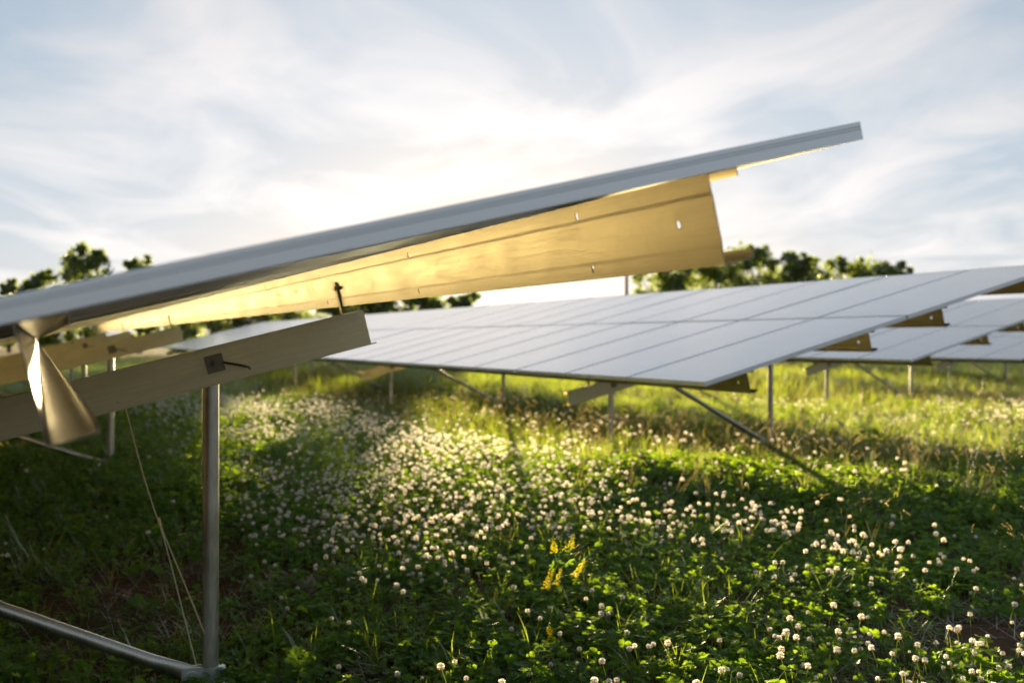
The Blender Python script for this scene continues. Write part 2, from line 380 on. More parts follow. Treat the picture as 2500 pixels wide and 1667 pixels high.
def solar_table(corner, cols, bents, purl, post_f, post_b, label, beam_v=(.10, 3.80), detail=False):
    """corner: world point of the lower front panel corner (glass level) at the near end of the row"""
    cx, cy, cz = corner
    gz = ground_z(cx, cy)
    root = empty('solar_table', (cx, cy, gz), A - R(90))
    tag(root, label, 'solar panels', 'rows of solar panels in the meadow')
    z0 = cz - gz
    def P(u, v, w=0): return Vector((-u, v * ct - w * st_, z0 + v * st_ + w * ct))
    rt = (TILT, 0, 0)
    def ground_at(p):
        wpt = Vector((cx, cy, 0)) + Matrix.Rotation(A - R(90), 3, 'Z') @ Vector((p.x, p.y, 0))
        return ground_z(wpt.x, wpt.y) - gz
    for c in range(cols):
        for k in range(2):
            j = (random.uniform(-.0012, .0012), random.uniform(-.0012, .0012))
            mo = link('module', frame_me, root, P(c * PU, k * PV, random.uniform(-.0008, .0008)), (TILT + j[0], j[1], 0))
            link('glass_pane', glass_me, mo)
    L = cols * PU + .02
    slots = []
    if detail:
        for i in range(4):
            slots += [(.44 + i * PU, .150, .0050, .0080), (.42 + i * PU, .865, .0050, .0080)]
        slots += [(.107, .49, .0065, .0072)]
    else:
        slots += [(.12, .5, .012, .012), (.9, .55, .009, .009)]
    for v in purl:
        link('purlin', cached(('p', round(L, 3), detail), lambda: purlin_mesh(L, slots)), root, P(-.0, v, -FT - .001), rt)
    wb = -FT - .001 - PD - .032             # beam top
    for bi, e in enumerate(bents):
        if e > L: break
        v0, v1 = beam_v
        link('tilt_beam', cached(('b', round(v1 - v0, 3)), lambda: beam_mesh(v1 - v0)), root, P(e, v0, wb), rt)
        for v in purl:
            cl = link('clip', clip_me, root, P(e + .05, v, wb + .0362), rt)
            if detail or bi < 2: link('bolt', bolt_me, cl)
        yb = None
        for v, back in ((post_f, False), (post_b, True)):
            top = P(e, v, wb - .02); top.x = -e - .0295 - .004
            base = ground_at(top)
            h = top.z - (base - .25)
            pm = MB(); pm.tube([(0, 0, 0), (0, 0, h)], PR, 24)
            po = link('post', autosmooth(pm.mesh('post', M['pipe'])), root, (top.x, top.y, base - .25))
            wa = link('washer_plate', washer_me, root, P(e, v, wb - .055), rt)
            link('bolt', wbolt_me, wa)
            if detail and back: link('hook_pin', pin_me, wa)
            if back:
                yb = Vector((top.x, top.y, (-.092 - gz) if (detail and bi == 0) else base + .045))
        cl = link('pipe_clamp', clamp_me, root, yb)
        # diagonal brace from the back post's foot up to the beam, ends pressed flat
        q = P(e, post_b - 1.50, wb - .07); q.x = -e - .026
        s = yb + Vector((0, -.05, 0)); s.x = yb.x
        d = q - s; d.normalize()
        bmx = MB(); ln = (q - s).length
        bmx.tube([s, s + d * .05, s + d * .10, s + d * .17, s + d * (ln - .17), s + d * (ln - .1), q], .0225, 18,
                 flat=[(.45, 1.35), (.45, 1.35), (.6, 1.2), (1, 1), (1, 1), (.6, 1.2), (.45, 1.35)])
        br = link('brace', autosmooth(bmx.mesh('brace', M['pipe'])), root)
    return root

rdir = Vector((-math.sin(A), math.cos(A), 0)); sdr = Vector((math.cos(A), math.sin(A), 0))
tip = px(2099, 294, 1.75)
near_c = tip - sdr * (LTOT * ct) - Vector((0, 0, LTOT * st_))
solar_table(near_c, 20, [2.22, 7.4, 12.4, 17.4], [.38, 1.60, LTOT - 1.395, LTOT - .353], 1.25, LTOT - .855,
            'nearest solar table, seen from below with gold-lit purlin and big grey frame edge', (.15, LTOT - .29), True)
c1 = px(1720, 932, 6.85)
solar_table(c1, 34, [2.25, 8.6, 14.7, 20.8, 26.9, 33.0], [.374, 1.577, 2.39, 3.63], .60, 2.555,
            'long white-shining row of panels in the middle of the meadow')
c2 = px(2224, 878, 13.64)
solar_table(c2, 20, [2.25, 8.6, 14.7], [.374, 1.577, 2.39, 3.63], .60, 2.555, 'second row of panels behind the long middle row, at right')
c3 = px(2490, 877, 20.43)
solar_table(c3, 20, [2.25, 8.6, 14.7], [.374, 1.577, 2.39, 3.63], .60, 2.555, 'farthest row of panels at the right edge of the photo')

# loose wire hanging from the near beam to the post foot
wm = MB()
top = px(308, 1000, 3.31)
def wpath(pts): return [px(*p) for p in pts]
wm.tube(wpath([(303, 985, 3.30), (312, 1020, 3.31), (330, 1090, 3.33), (352, 1170, 3.35), (377, 1248, 3.37), (398, 1300, 3.38), (440, 1400, 3.40), (499, 1546, 3.42)]), .0026, 7)
wm.tube(wpath([(385, 1268, 3.365), (400, 1315, 3.37), (425, 1410, 3.38), (455, 1530, 3.39), (478, 1621, 3.39)]), .0026, 7)
wm.tube(wpath([(386, 1264, 3.372), (391, 1284, 3.372)]), .006, 8)
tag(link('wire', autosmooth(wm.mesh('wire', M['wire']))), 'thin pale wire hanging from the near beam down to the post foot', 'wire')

# utility pole far behind the gap in the trees
pm = MB(); b = px(1530, 828, 64)
pm.tube([(0, 0, -.2), (0, 0, 3), (0, 0, 6.6)], [.13, .12, .09], 12); pm.tube([(0, 0, 6.6), (0, 0, 6.66)], [.09, .05], 12)
pm.tube([(-.6, 0, 6.1), (.6, 0, 6.1)], .05, 8)
tag(link('utility_pole', pm.mesh('utility_pole', M['bark']), None, (b.x, 64, 0)), 'thin distant pole in the bright gap left of the dark trees', 'pole')

# ------------------------------------------------------------------ trees
def tree(xpx, ytop, halfpx, Y, label, seed, leaf=.17, nleaf=2600, low=.12):
    r = np.random.default_rng(seed)
    base = px(xpx, HORIZ, Y); H = CAMZ + (HORIZ - ytop) / F * Y; rad = halfpx / F * Y
    root = empty('tree', (base.x, Y, 0)); tag(root, label, 'tree', 'trees along the far edge of the meadow')
    t = MB()
    t.tube([(0, 0, -.2), (r.normal(0, .05), 0, H * .25), (r.normal(0, .12), r.normal(0, .1), H * .5), (r.normal(0, .2), r.normal(0, .2), H * .82)], [.035 * H, .026 * H, .017 * H, .005 * H], 8)
    # lobes
    nl = 24; lob = []
    for i in range(nl):
        a = r.uniform(0, 2 * math.pi); hh = low + (.90 - low) * (i + r.uniform(0, 1)) / nl; rr = rad * math.sqrt(max(0.04, 1 - ((hh - .42) / .60) ** 2)) * r.uniform(.2, .95)
        lob.append((np.array([math.cos(a) * rr, math.sin(a) * rr, hh * H]), r.uniform(.26, .46) * rad))
    lob.append((np.array([r.normal(0, .1) * rad, 0, H - .32 * rad]), .34 * rad))
    for _ in range(7):
        a = r.uniform(0, 2 * math.pi); lob.append((np.array([math.cos(a) * rad * r.uniform(.1, .75), math.sin(a) * rad * .5, H * r.uniform(.80, .99)]), r.uniform(.12, .22) * rad))
    for c, q in lob[2::3]:
        z = c[2] * r.uniform(.35, .6); t.tube([(0, 0, z), tuple(c * .55 + np.array([0, 0, z * .42])), tuple(c)], [.013 * H, .008 * H, .003 * H], 6)
    link('trunk', t.mesh('trunk', M['bark'], smooth=True), root)
    P = []
    per = nleaf // len(lob)
    for c, q in lob:
        k = 0
        # each lobe is made of twig clusters
        for _ in range(9):
            d = r.normal(size=3); d /= np.linalg.norm(d); cc = c + d * q * r.uniform(.35, 1.05)
            m = int(per / 9); P.append(cc + r.normal(size=(m, 3)) * q * np.array([.26, .26, .2]))
    P = np.concatenate(P); P = P[P[:, 2] > .1]
    m = len(P); s = leaf * r.uniform(.6, 1.4, size=(m, 1))
    u = r.normal(size=(m, 3)); u /= np.linalg.norm(u, axis=1, keepdims=True); w = np.cross(u, r.normal(size=(m, 3))); w /= np.linalg.norm(w, axis=1, keepdims=True)
    V = np.stack([P - u * s, P + w * s * .45, P + u * s, P - w * s * .45], 1).reshape(-1, 3)
    Fc = np.arange(4 * m).reshape(m, 4)
    link('crown', mesh_of('crown', V.tolist(), Fc.tolist(), M['treeleaf']), root)
TR = [
    (212, 604, 66, 68, 'bushy tree standing highest above the near frame at left'),
    (95, 664, 56, 66, 'low round tree peeking over the frame near the left edge'),
    (22, 684, 30, 80, 'thin sparse tree at the extreme left edge of the photo'),
    (340, 632, 46, 74, 'tree barely topping the frame right of the bushy left tree'),
    (455, 672, 75, 70, 'dark tree under the purlin above the small white far panels'),
    (575, 690, 80, 66, 'broad dark tree under the gold purlin, above the beam'),
    (700, 694, 82, 72, 'dark green tree left of the bracket between purlin and beam'),
    (815, 700, 70, 68, 'tree just behind the bracket on the near beam'),
    (925, 716, 72, 66, 'bush right of the beam end, below the purlin'),
    (1030, 712, 66, 72, 'sun-pierced bush under the brightest part of the purlin'),
    (1120, 722, 58, 68, 'last low bush before the bright gap in the treeline'),
    (1640, 650, 110, 66, 'scrubby tree right of the bright gap with light between its leaves'),
    (1745, 636, 110, 72, 'tree behind the end of the near purlin'),
    (1850, 600, 100, 70, 'tallest dark tree right of the purlin end'),
    (1935, 622, 80, 66, 'dark tree at the right flank of the tallest tree'),
    (2040, 636, 92, 76, 'low tree right of the notch in the right treeline'),
    (2120, 638, 88, 78, 'spiky low tree in the right treeline'),
    (2180, 648, 66, 76, 'last low tree where the right treeline ends at the panels'),
]
for i, (x, y, h, Y, lab) in enumerate(TR):
    tree(x, y, h, Y, lab, 100 + i, nleaf=5200, leaf=.18)

# ------------------------------------------------------------------ plants: prototypes
class PB(MB):
    def blade(s, base, ang, L, w, lean, droop, mi=0, seg=4):
        d = Vector((math.cos(ang), math.sin(ang), 0)); sd = Vector((-d.y, d.x, 0)); p = Vector(base); k = len(s.v); th = lean
        for i in range(seg + 1):
            t = i / seg; ww = w * (1 - t ** 1.6) * .5 + .0002
            s.v += [tuple(p - sd * ww), tuple(p + sd * ww)]
            p = p + (d * math.sin(th) + Vector((0, 0, 1)) * math.cos(th)) * (L / seg); th += droop / seg
        for i in range(seg): s.f.append((k + 2 * i, k + 2 * i + 1, k + 2 * i + 3, k + 2 * i + 2)); s.m.append(mi)
        return p
    def leaflet(s, base, d, nrm, L, w, mi=0, cup=.2, notch=False):
        """oval leaflet folded along its midrib"""
        d = d.normalized(); sd = d.cross(nrm).normalized(); up = sd.cross(d).normalized(); k = len(s.v)
        prof = [(0, 0), (.25, .38), (.55, .5), (.82, .40), (1.0, .0)]
        mid = [Vector(base) + d * L * a + up * (cup * L * a * (1 - a) * -.6) for a, _ in prof]
        s.v += [tuple(m) for m in mid]
        for sg in (1, -1):
            s.v += [tuple(mid[i] + sd * sg * prof[i][1] * w + up * cup * prof[i][1] * w) for i in (1, 2, 3)]
        a, b, c, e, f = range(k, k + 5)
        for q, sg in ((k + 5, 1), (k + 8, -1)):
            fs = [(a, q, b), (b, q, q + 1, c), (c, q + 1, q + 2, e), (e, q + 2, f)]
            s.f += fs if sg == 1 else [tuple(reversed(x)) for x in fs]; s.m += [mi] * 4
    def trefoil(s, base, h, lean, ang, size, mi=0):
        d = Vector((math.cos(ang), math.sin(ang), 0)); top = Vector(base) + d * h * math.sin(lean) + Vector((0, 0, h * math.cos(lean)))
        k = len(s.v); sd = Vector((-d.y, d.x, 0)) * .0009; b0 = Vector(base)
        s.v += [tuple(b0 - sd), tuple(b0 + sd), tuple(top + sd), tuple(top - sd)]; s.f.append((k, k + 1, k + 2, k + 3)); s.m.append(mi)
        nrm = (Vector((0, 0, 1)) + Vector((random.gauss(0, .35), random.gauss(0, .35), 0)) + d * lean * .6).normalized()
        a0 = random.uniform(0, 6.28); ref = nrm.orthogonal().normalized(); o = nrm.cross(ref)
        for j in range(3):
            a = a0 + j * 2.094; dd = ref * math.cos(a) + o * math.sin(a) + nrm * random.uniform(-.1, .25)
            s.leaflet(top, dd, nrm, size, size * 1.02, mi, random.uniform(.1, .5))
protos = {}
def proto(kind, fn, nvar, mats):
    col = bpy.data.collections.new('plants_' + kind)
    for i in range(nvar):
        p = PB(); fn(p, i); me = mesh_of('%s_form' % kind, p.v, p.f, mats, p.m)
        o = bpy.data.objects.new('%s_form_%02d' % (kind, i), me); col.objects.link(o)
    protos[kind] = (col, nvar)
def f_clover(p, i):
    for _ in range(15):
        a = random.uniform(0, 6.28); r = .07 * math.sqrt(random.random())
        p.trefoil((math.cos(a) * r, math.sin(a) * r, 0), random.uniform(.03, .095), random.uniform(0, .6), random.uniform(0, 6.28), random.uniform(.013, .023))
def f_grass(p, i):
    for _ in range(11):
        a = random.uniform(0, 6.28); r = .04 * math.sqrt(random.random())
        p.blade((math.cos(a) * r, math.sin(a) * r, 0), random.uniform(0, 6.28), random.uniform(.07, .20), random.uniform(.002, .005), random.uniform(.05, .6), random.uniform(.2, 1.3))
def f_tall(p, i):
    for _ in range(7):
        a = random.uniform(0, 6.28); r = .05 * math.sqrt(random.random())
        p.blade((math.cos(a) * r, math.sin(a) * r, 0), random.uniform(0, 6.28), random.uniform(.15, .34), random.uniform(.003, .006), random.uniform(.05, .5), random.uniform(.3, 1.2))
    for _ in range(4):
        a = random.uniform(0, 6.28); r = .05 * math.sqrt(random.random()); L = random.uniform(.28, .48); az = random.gauss(0.2, .8)
        e = p.blade((math.cos(a) * r, math.sin(a) * r, 0), az, L, .0022, random.uniform(.02, .25), random.uniform(.3, .8), 1)
        d = Vector((math.cos(az), math.sin(az), 0))
        for q in range(16):
            t = q / 16; c = e + d * (t * .055 - .02) + Vector((0, 0, .02 - .03 * t * t + (.5 - t) * .02))
            p.leaflet(c, Vector((random.gauss(.8, .3) * d.x, random.gauss(.8, .3) * d.y, random.gauss(.3, .5))), Vector((random.gauss(0, 1), random.gauss(0, 1), 1)), .012, .004, 1)
def f_thatch(p, i):
    for _ in range(16):
        a = random.uniform(0, 6.28); r = .10 * math.sqrt(random.random())
        p.blade((math.cos(a) * r, math.sin(a) * r, random.uniform(.0, .02)), random.uniform(0, 6.28), random.uniform(.06, .18), .0024, random.uniform(1.1, 1.55), random.uniform(-.1, .3), 0, 3)
def head(p, c, rad, nd=44, old=.25):
    """clover head: little keeled florets standing out all round, lower ones faded and drooping"""
    c = Vector(c)
    for q in range(nd):
        z = 1 - 2 * (q + .5) / nd; 
        if z < -.75: continue
        a = q * 2.39996 + random.uniform(-.15, .15); rr = math.sqrt(max(0, 1 - z * z))
        d = Vector((rr * math.cos(a), rr * math.sin(a), z)); 
        f = d * 1.0 + Vector((0, 0, .25 if z > 0 else -.35)); f.normalize()
        p.leaflet(c + d * rad * .35, f, Vector((0, 0, 1)).cross(f).normalized() if rr > .2 else Vector((1, 0, 0)), rad * random.uniform(.58, .78), rad * .30, 1 if (z < -.25 and random.random() < old * 2.4) else 0, .7)
def f_flower(p, i):
    L = random.uniform(.09, .16); az = random.uniform(0, 6.28)
    e = p.blade((0, 0, 0), az, L, .0024, random.uniform(.0, .2), random.uniform(0, .3), 2, 3)
    head(p, e, random.uniform(.0095, .0125))
def f_flower_far(p, i):
    for _ in range(3):
        a = random.uniform(0, 6.28); r = random.uniform(.0, .08)
        e = p.blade((math.cos(a) * r, math.sin(a) * r, 0), a, random.uniform(.09, .16), .0024, .1, .2, 2, 2)
        head(p, e, random.uniform(.011, .014), 22)
def f_weed(p, i):
    # feathery upright weed
    h = random.uniform(.14, .30); az = random.uniform(0, 6.28); d = Vector((math.cos(az), math.sin(az), 0)); n_ = 9
    prev = Vector((0, 0, 0))
    for q in range(n_):
        t = (q + 1) / n_; c = Vector((0, 0, 0)) + d * .35 * h * t * t + Vector((0, 0, h * t * .95))
        k = len(p.v); sd = Vector((-d.y, d.x, 0)) * .0016
        p.v += [tuple(prev - sd), tuple(prev + sd), tuple(c + sd), tuple(c - sd)]; p.f.append((k, k + 1, k + 2, k + 3)); p.m.append(0); prev = c
        if q < 1: continue
        for s2 in range(2):
            a = q * 2.4 + s2 * 3.14; f = Vector((math.cos(a), math.sin(a), .35)).normalized(); L = h * .36 * (1.1 - .6 * t)
            sd2 = f.cross(Vector((0, 0, 1))).normalized(); nn = 6
            for w in range(nn):
                b = c + f * L * (w + .6) / nn; ll = L * .30 * math.sin(math.pi * (w + 1) / (nn + 1)) + .004
                for sg in (1, -1): p.leaflet(b, sd2 * sg + f * .7, Vector((0, 0, 1)), ll, ll * .38, 0, .2)
            p.leaflet(c + f * L * .85, f, Vector((0, 0, 1)), L * .25, L * .1)
def f_broad(p, i):
    for q in range(7):
        a = q * 2.4 + random.uniform(-.3, .3); f = Vector((math.cos(a), math.sin(a), random.uniform(.4, 1.2))); L = random.uniform(.05, .10)
        p.leaflet((0, 0, .005), f, Vector((0, 0, 1)), L, L * random.uniform(.3, .5), 0, .3)
proto('clover', f_clover, 6, [M['clover']])
proto('grass', f_grass, 6, [M['grass']])
proto('tall', f_tall, 5, [M['grass'], M['drygrass']])
proto('thatch', f_thatch, 4, [M['thatch']])
proto('flower', f_flower, 8, [M['petal'], M['petal_old'], M['grass']])
proto('far_flower', f_flower_far, 4, [M['petal'], M['petal_old'], M['grass']])
proto('weed', f_weed, 4, [M['weed']])
proto('broad', f_broad, 4, [M['weed']])

def gn_group(col):
    ng = bpy.data.node_groups.new('scatter', 'GeometryNodeTree')
    ng.interface.new_socket('Geometry', in_out='INPUT', socket_type='NodeSocketGeometry')
    ng.interface.new_socket('Geometry', in_out='OUTPUT', socket_type='NodeSocketGeometry')
    N = ng.nodes; gi = N.new('NodeGroupInput'); go = N.new('NodeGroupOutput')
    ci = N.new('GeometryNodeCollectionInfo'); ci.inputs['Collection'].default_value = col; ci.inputs['Separate Children'].default_value = True; ci.inputs['Reset Children'].default_value = True
    ip = N.new('GeometryNodeInstanceOnPoints'); ip.inputs['Pick Instance'].default_value = True
    def na(nm, ty):
        a = N.new('GeometryNodeInputNamedAttribute'); a.data_type = ty; a.inputs['Name'].default_value = nm; return a.outputs['Attribute']
    l = ng.links.new
    l(gi.outputs[0], ip.inputs['Points']); l(ci.outputs[0], ip.inputs['Instance'])
    l(na('idx', 'INT'), ip.inputs['Instance Index']); l(na('rot', 'FLOAT_VECTOR'), ip.inputs['Rotation']); l(na('scl', 'FLOAT_VECTOR'), ip.inputs['Scale'])
    l(ip.outputs[0], go.inputs[0]); return ng
def scatter(name, kind, pts, scl, label, cat, tilt=.12):
    col, nv = protos[kind]; m = len(pts)
    me = bpy.data.meshes.new(name); me.vertices.add(m); me.vertices.foreach_set('co', np.asarray(pts, dtype=np.float32).ravel())
    rot = np.stack([rng.normal(0, tilt, m), rng.normal(0, tilt, m), rng.uniform(0, 6.283, m)], 1).astype(np.float32)
    s = np.repeat(np.asarray(scl, dtype=np.float32)[:, None], 3, 1)
    a = me.attributes.new('rot', 'FLOAT_VECTOR', 'POINT'); a.data.foreach_set('vector', rot.ravel())
    a = me.attributes.new('scl', 'FLOAT_VECTOR', 'POINT'); a.data.foreach_set('vector', s.ravel())
    a = me.attributes.new('idx', 'INT', 'POINT'); a.data.foreach_set('value', rng.integers(0, nv, m).astype(np.int32))
    me.update(); o = link(name, me); md = o.modifiers.new('scatter', 'NODES'); md.node_group = gn_group(col)
    tag(o, label, cat, kind='stuff'); return o

def wedge(y0, y1, dens, margin=1.2, slope=.56):
    """random points on the ground in the part of the meadow in front of the viewer"""
    area_x = lambda y: slope * y + margin
    ymax = y1; out = []
    nn = int(dens * (y1 - y0) * 2 * area_x(ymax))
    y = rng.uniform(y0, y1, nn); x = rng.uniform(-area_x(ymax), area_x(ymax), nn)
    k = np.abs(x) < slope * y + margin
    return np.stack([x[k], y[k]], 1)
def nz(P, sc_, off=0.0): return np.array([mnoise.noise(Vector((p[0] * sc_, p[1] * sc_, off))) for p in P])
def fb(P, sc_, off=0.0): return np.array([mnoise.fractal(Vector((p[0] * sc_, p[1] * sc_, off)), 1.0, 2.0, 4) for p in P])
def up3(P, dz=-.004): return np.array([(p[0], p[1], ground_z(p[0], p[1]) + dz) for p in P])
def bare(P):
    """how bare the soil is: under the near table and in worn patches at the right"""
    x, y = P[:, 0], P[:, 1]
    b = 1.1 * np.exp(-(((x + 1.75) / .55) ** 2 + ((y - 4.4) / .9) ** 2))
    b += .9 * np.exp(-(((x - 2.05) / .40) ** 2 + ((y - 3.75) / .40) ** 2)) + .8 * np.exp(-(((x - 2.9) / .5) ** 2 + ((y - 4.7) / .35) ** 2))
    b += .7 * np.exp(-(((x - 1.45) / .4) ** 2 + ((y - 3.75) / .25) ** 2))
    return b + .25 * nz(P, 1.6, 5)
def row_s(P):   # position across the rows, 0 at the front edge of the middle row
    return (P[:, 0] - c1.x) * math.cos(A) + (P[:, 1] - c1.y) * math.sin(A)
def keep(P, prob): return P[rng.random(len(P)) < prob]

# clover leaves
P = wedge(1.9, 8.0, 150); P = keep(P, np.clip(1.05 - 1.1 * np.clip(bare(P), 0, 1) - .3 * (fb(P, .8, 2) > .25), .04, 1)); P1 = P
P = wedge(8.0, 16.0, 52, 2); P = keep(P, np.clip(.8 - .9 * (row_s(P) > -.4) + .4 * nz(P, .5, 8), .08, 1)); P2 = P
P = np.concatenate([P1, P2]); s = rng.uniform(.75, 1.3, len(P)) * (1 + .35 * (P[:, 1] > 8))
scatter('clover_leaves', 'clover', up3(P), s, 'low green clover leaves carpeting the meadow', 'clover')
# grass
P = wedge(1.9, 8.0, 80); P = keep(P, np.clip(.35 + 1.3 * fb(P, .9, 4) - .4 * np.clip(bare(P), 0, 1), .05, 1)); G1 = P
P = wedge(8.0, 18.0, 62, 2); P = keep(P, np.clip(.45 + .5 * (row_s(P) > -.6) + .5 * nz(P, .6, 3), .1, 1)); G2 = P
P = wedge(18.0, 46.0, 16, 4); G3 = P
P = np.concatenate([G1, G2, G3]); s = rng.uniform(.6, 1.2, len(P)) * (1 + .35 * (P[:, 1] > 8) + .9 * (P[:, 1] > 18))
scatter('grass', 'grass', up3(P), s, 'short green grass tufts growing through the clover', 'grass')
# tall seeding grass under and between the rows
P = wedge(6.0, 18.0, 14, 2); rs = row_s(P); P = keep(P, np.clip(.12 + .9 * ((rs > -1.0) & (rs < 1.0)) * (nz(P, .7, 1) > -.15) + .95 * ((rs > -2.0) & (rs < 2.6) & (P[:, 0] > .4) & (P[:, 1] < 11)) + .75 * (rs > 3.6) + .25 * nz(P, .5, 6), 0, 1)); T1 = P
P = wedge(18.0, 60.0, 2.5, 6); T2 = P
P = np.concatenate([T1, T2]); s = rng.uniform(.45, .9, len(P)) * (1 + .4 * (P[:, 1] > 18))
scatter('tall_grass', 'tall', up3(P), s, 'tall straw-coloured seeding grass between the rows of panels', 'grass', .15)
# dead thatch
P = wedge(1.9, 9.0, 60); P = keep(P, np.clip(.15 + .9 * np.clip(bare(P), 0, 1), .08, 1)); s = rng.uniform(.7, 1.3, len(P))
scatter('dead_thatch', 'thatch', up3(P, .002), s, 'brown dead grass lying on the bare patches', 'dead grass', .08)
# small weeds among the clover
P = wedge(1.9, 8.0, 9); P = keep(P, np.clip(.25 + .8 * (P[:, 0] < -.35 * P[:, 1] + .9) , .1, 1)); s = rng.uniform(.5, 1.0, len(P))
scatter('small_weeds', 'broad', up3(P), s, 'small broad-leaved weeds dotted through the clover', 'weeds', .2)

P = wedge(2.6, 8.5, 11); xi = P[:, 0] / P[:, 1] * F + 1250; P = keep(P, np.clip(.08 + .75 * (xi < 620) + .35 * (fb(P, .6, 21) > .3), 0, 1)); s = rng.uniform(.4, .95, len(P))
scatter('ragged_weeds', 'weed', up3(P), s, 'ragged feathery weeds crowding the shade under the near table', 'weeds', .25)
P = wedge(2.6, 8.0, 7); P = keep(P, np.clip(.1 + 1.2 * fb(P, .7, 31), 0, 1)); s = rng.uniform(.45, .8, len(P))
scatter('seeding_grass', 'tall', up3(P), s, 'loose stems of seeding grass standing over the clover', 'grass', .2)

# white clover flowers
def flower_prob(P):
    x, y = P[:, 0], P[:, 1]; xi = x / y * F + 1250
    p = .58 + 1.3 * fb(P, .8, 11)
    p *= np.clip((xi - (560 - 30 * (y - 3))) / 350, .02, 1)                 # few under the near table
    p *= np.clip(1.15 - 1.2 * np.clip(bare(P), 0, 1), .08, 1)
    p *= np.where(y < 4.3, .5, 1.0); p *= np.where((y < 4.4) & (xi < 1450), .3, 1.0)                         # leafy green corner in front
    p *= np.where(row_s(P) > -.5, .12, 1.0)
    return np.clip(p, 0, 1)
P = wedge(2.3, 7.2, 330, .8); P = keep(P, flower_prob(P)); FL1 = P
P = wedge(7.2, 15.0, 62, 2); P = keep(P, np.clip(flower_prob(P) * 1.2, 0, 1)); FL2 = P
d = np.hypot(FL1[:, 0], FL1[:, 1]); vis = (np.abs(FL1[:, 0]) < .515 * FL1[:, 1]) & (FL1[:, 1] > 2.75)
order = np.argsort(np.where(vis, d, 99)); near, rest = FL1[order[:300]], FL1[order[300:]]
scatter('clover_blossom', 'flower', up3(rest), rng.uniform(.6, 1.2, len(rest)), 'white clover blossoms spread over the meadow behind the nearest flowers', 'clover', .15)
scatter('distant_clover_blossom', 'far_flower', up3(FL2), rng.uniform(.85, 1.3, len(FL2)), 'pale blurred clover blossoms in front of the middle row of panels', 'clover', .15)
# nearest flowers one by one
forms = []
for i in range(6):
    random.seed(50 + i); h_ = PB(); s_ = PB(); L = random.uniform(.10, .17); az = random.uniform(0, 6.28)
    pts = [Vector((0, 0, -.01))]; th = random.uniform(0, .2)
    for q in range(4):
        pts.append(pts[-1] + Vector((math.cos(az) * math.sin(th), math.sin(az) * math.sin(th), math.cos(th))) * L / 4); th += .07
    s_.tube(pts, .0011, 5); head(h_, pts[-1], random.uniform(.0092, .0122), 52)
    forms.append((mesh_of('flower_head', h_.v, h_.f, [M['petal'], M['petal_old']], h_.m), mesh_of('stem', s_.v, s_.f, M['grass'])))
for i, p in enumerate(near):
    hm, sm_ = forms[i % 6]; k = random.choice([.5, .65, .8, .85, .95, 1.0, 1.12]) * random.uniform(.88, 1.08)
    r_ = empty('clover_flower', (p[0], p[1], ground_z(p[0], p[1])), random.uniform(0, 6.28)); r_.scale = (k, k, k)
    xi = p[0] / p[1] * F + 1250
    where = ('between post and yellow plants', 'beside the yellow plants', 'right of the yellow plants', 'near the right edge')[int(xi > 1080) + int(xi > 1500) + int(xi > 2050)]
    where += ', at the front' if p[1] < 3.75 else ', farther back'
    tag(r_, ('small budding' if k < .75 else 'full round') + ' white clover flower ' + where, 'flower', 'nearest white clover flowers')
    link('flower_head', hm, r_); link('stem', sm_, r_)

# yellow pea-flowered plants
def spike(mb, a, b, n_=30, rad=.011):
    rad *= 1.05; n_ = int(n_ * 1.5)
    a, b = Vector(a), Vector(b); d = b - a; u = d.orthogonal().normalized(); w = d.cross(u).normalized()
    for q in range(n_):
        t = (q + random.random()) / n_ * .82; an = q * 2.4 + random.uniform(-.6, .6); o = u * math.cos(an) + w * math.sin(an); r_ = rad * (1.1 - .75 * t) * random.uniform(.7, 1.2)
        c = a + d * t + o * r_ * .3; f = (o + d.normalized() * .15 + Vector((0, 0, -.35))).normalized()
        mb.leaflet(c, f, d.normalized(), r_ * 1.15, r_ * .8, 0, .9); mb.leaflet(c, (f + d.normalized() * .5).normalized(), d.normalized(), r_ * 1.0, r_ * .9, 0, -.8)
    for q in range(8):
        t = .80 + .2 * q / 8; an = q * 2.4; o = u * math.cos(an) + w * math.sin(an)
        mb.leaflet(a + d * t, (o * .4 + d.normalized()).normalized(), o, rad * .6 * (1.4 - t), rad * .3 * (1.4 - t), 1, .5)
def yellow_plant(base, stems, spikes, leaves, label):
    g0 = Vector((base.x, base.y, ground_z(base.x, base.y)))
    root = empty('yellow_wildflower', g0); tag(root, label, 'flower', 'yellow wildflowers in front')
    m = PB()
    for path in stems: 
        pts = [Vector(p) - g0 for p in path]; m.tube(pts, [.0024 - .0012 * i / max(1, len(pts) - 1) for i in range(len(pts))], 6)
    link('stem', mesh_of('stem', m.v, m.f, M['weed'], smooth=True), root)
    for a, b, n_, r_ in spikes:
        q = PB(); spike(q, Vector(a) - g0, Vector(b) - g0, n_, r_); link('flower_spike', mesh_of('flower_spike', q.v, q.f, [M['yellow'], M['weed']], q.m), root)
    for c, L in leaves:
        q = PB(); c = Vector(c) - g0; a0 = random.uniform(0, 6.28); nrm = Vector((random.gauss(0, .4), -.5 + random.gauss(0, .3), .8)).normalized(); ref = nrm.orthogonal().normalized(); o = nrm.cross(ref)
        for j in range(3):
            a = a0 + (j - 1) * 1.0; q.leaflet(c, ref * math.cos(a) + o * math.sin(a) + nrm * .1, nrm, L, L * .42, 0, .3)
        link('leaf', mesh_of('leaf', q.v, q.f, M['weed']), root)
Yp = 4.1
def q_(x, y, dy=0): return px(x, y, Yp + dy)
b0 = q_(1262, 1585)
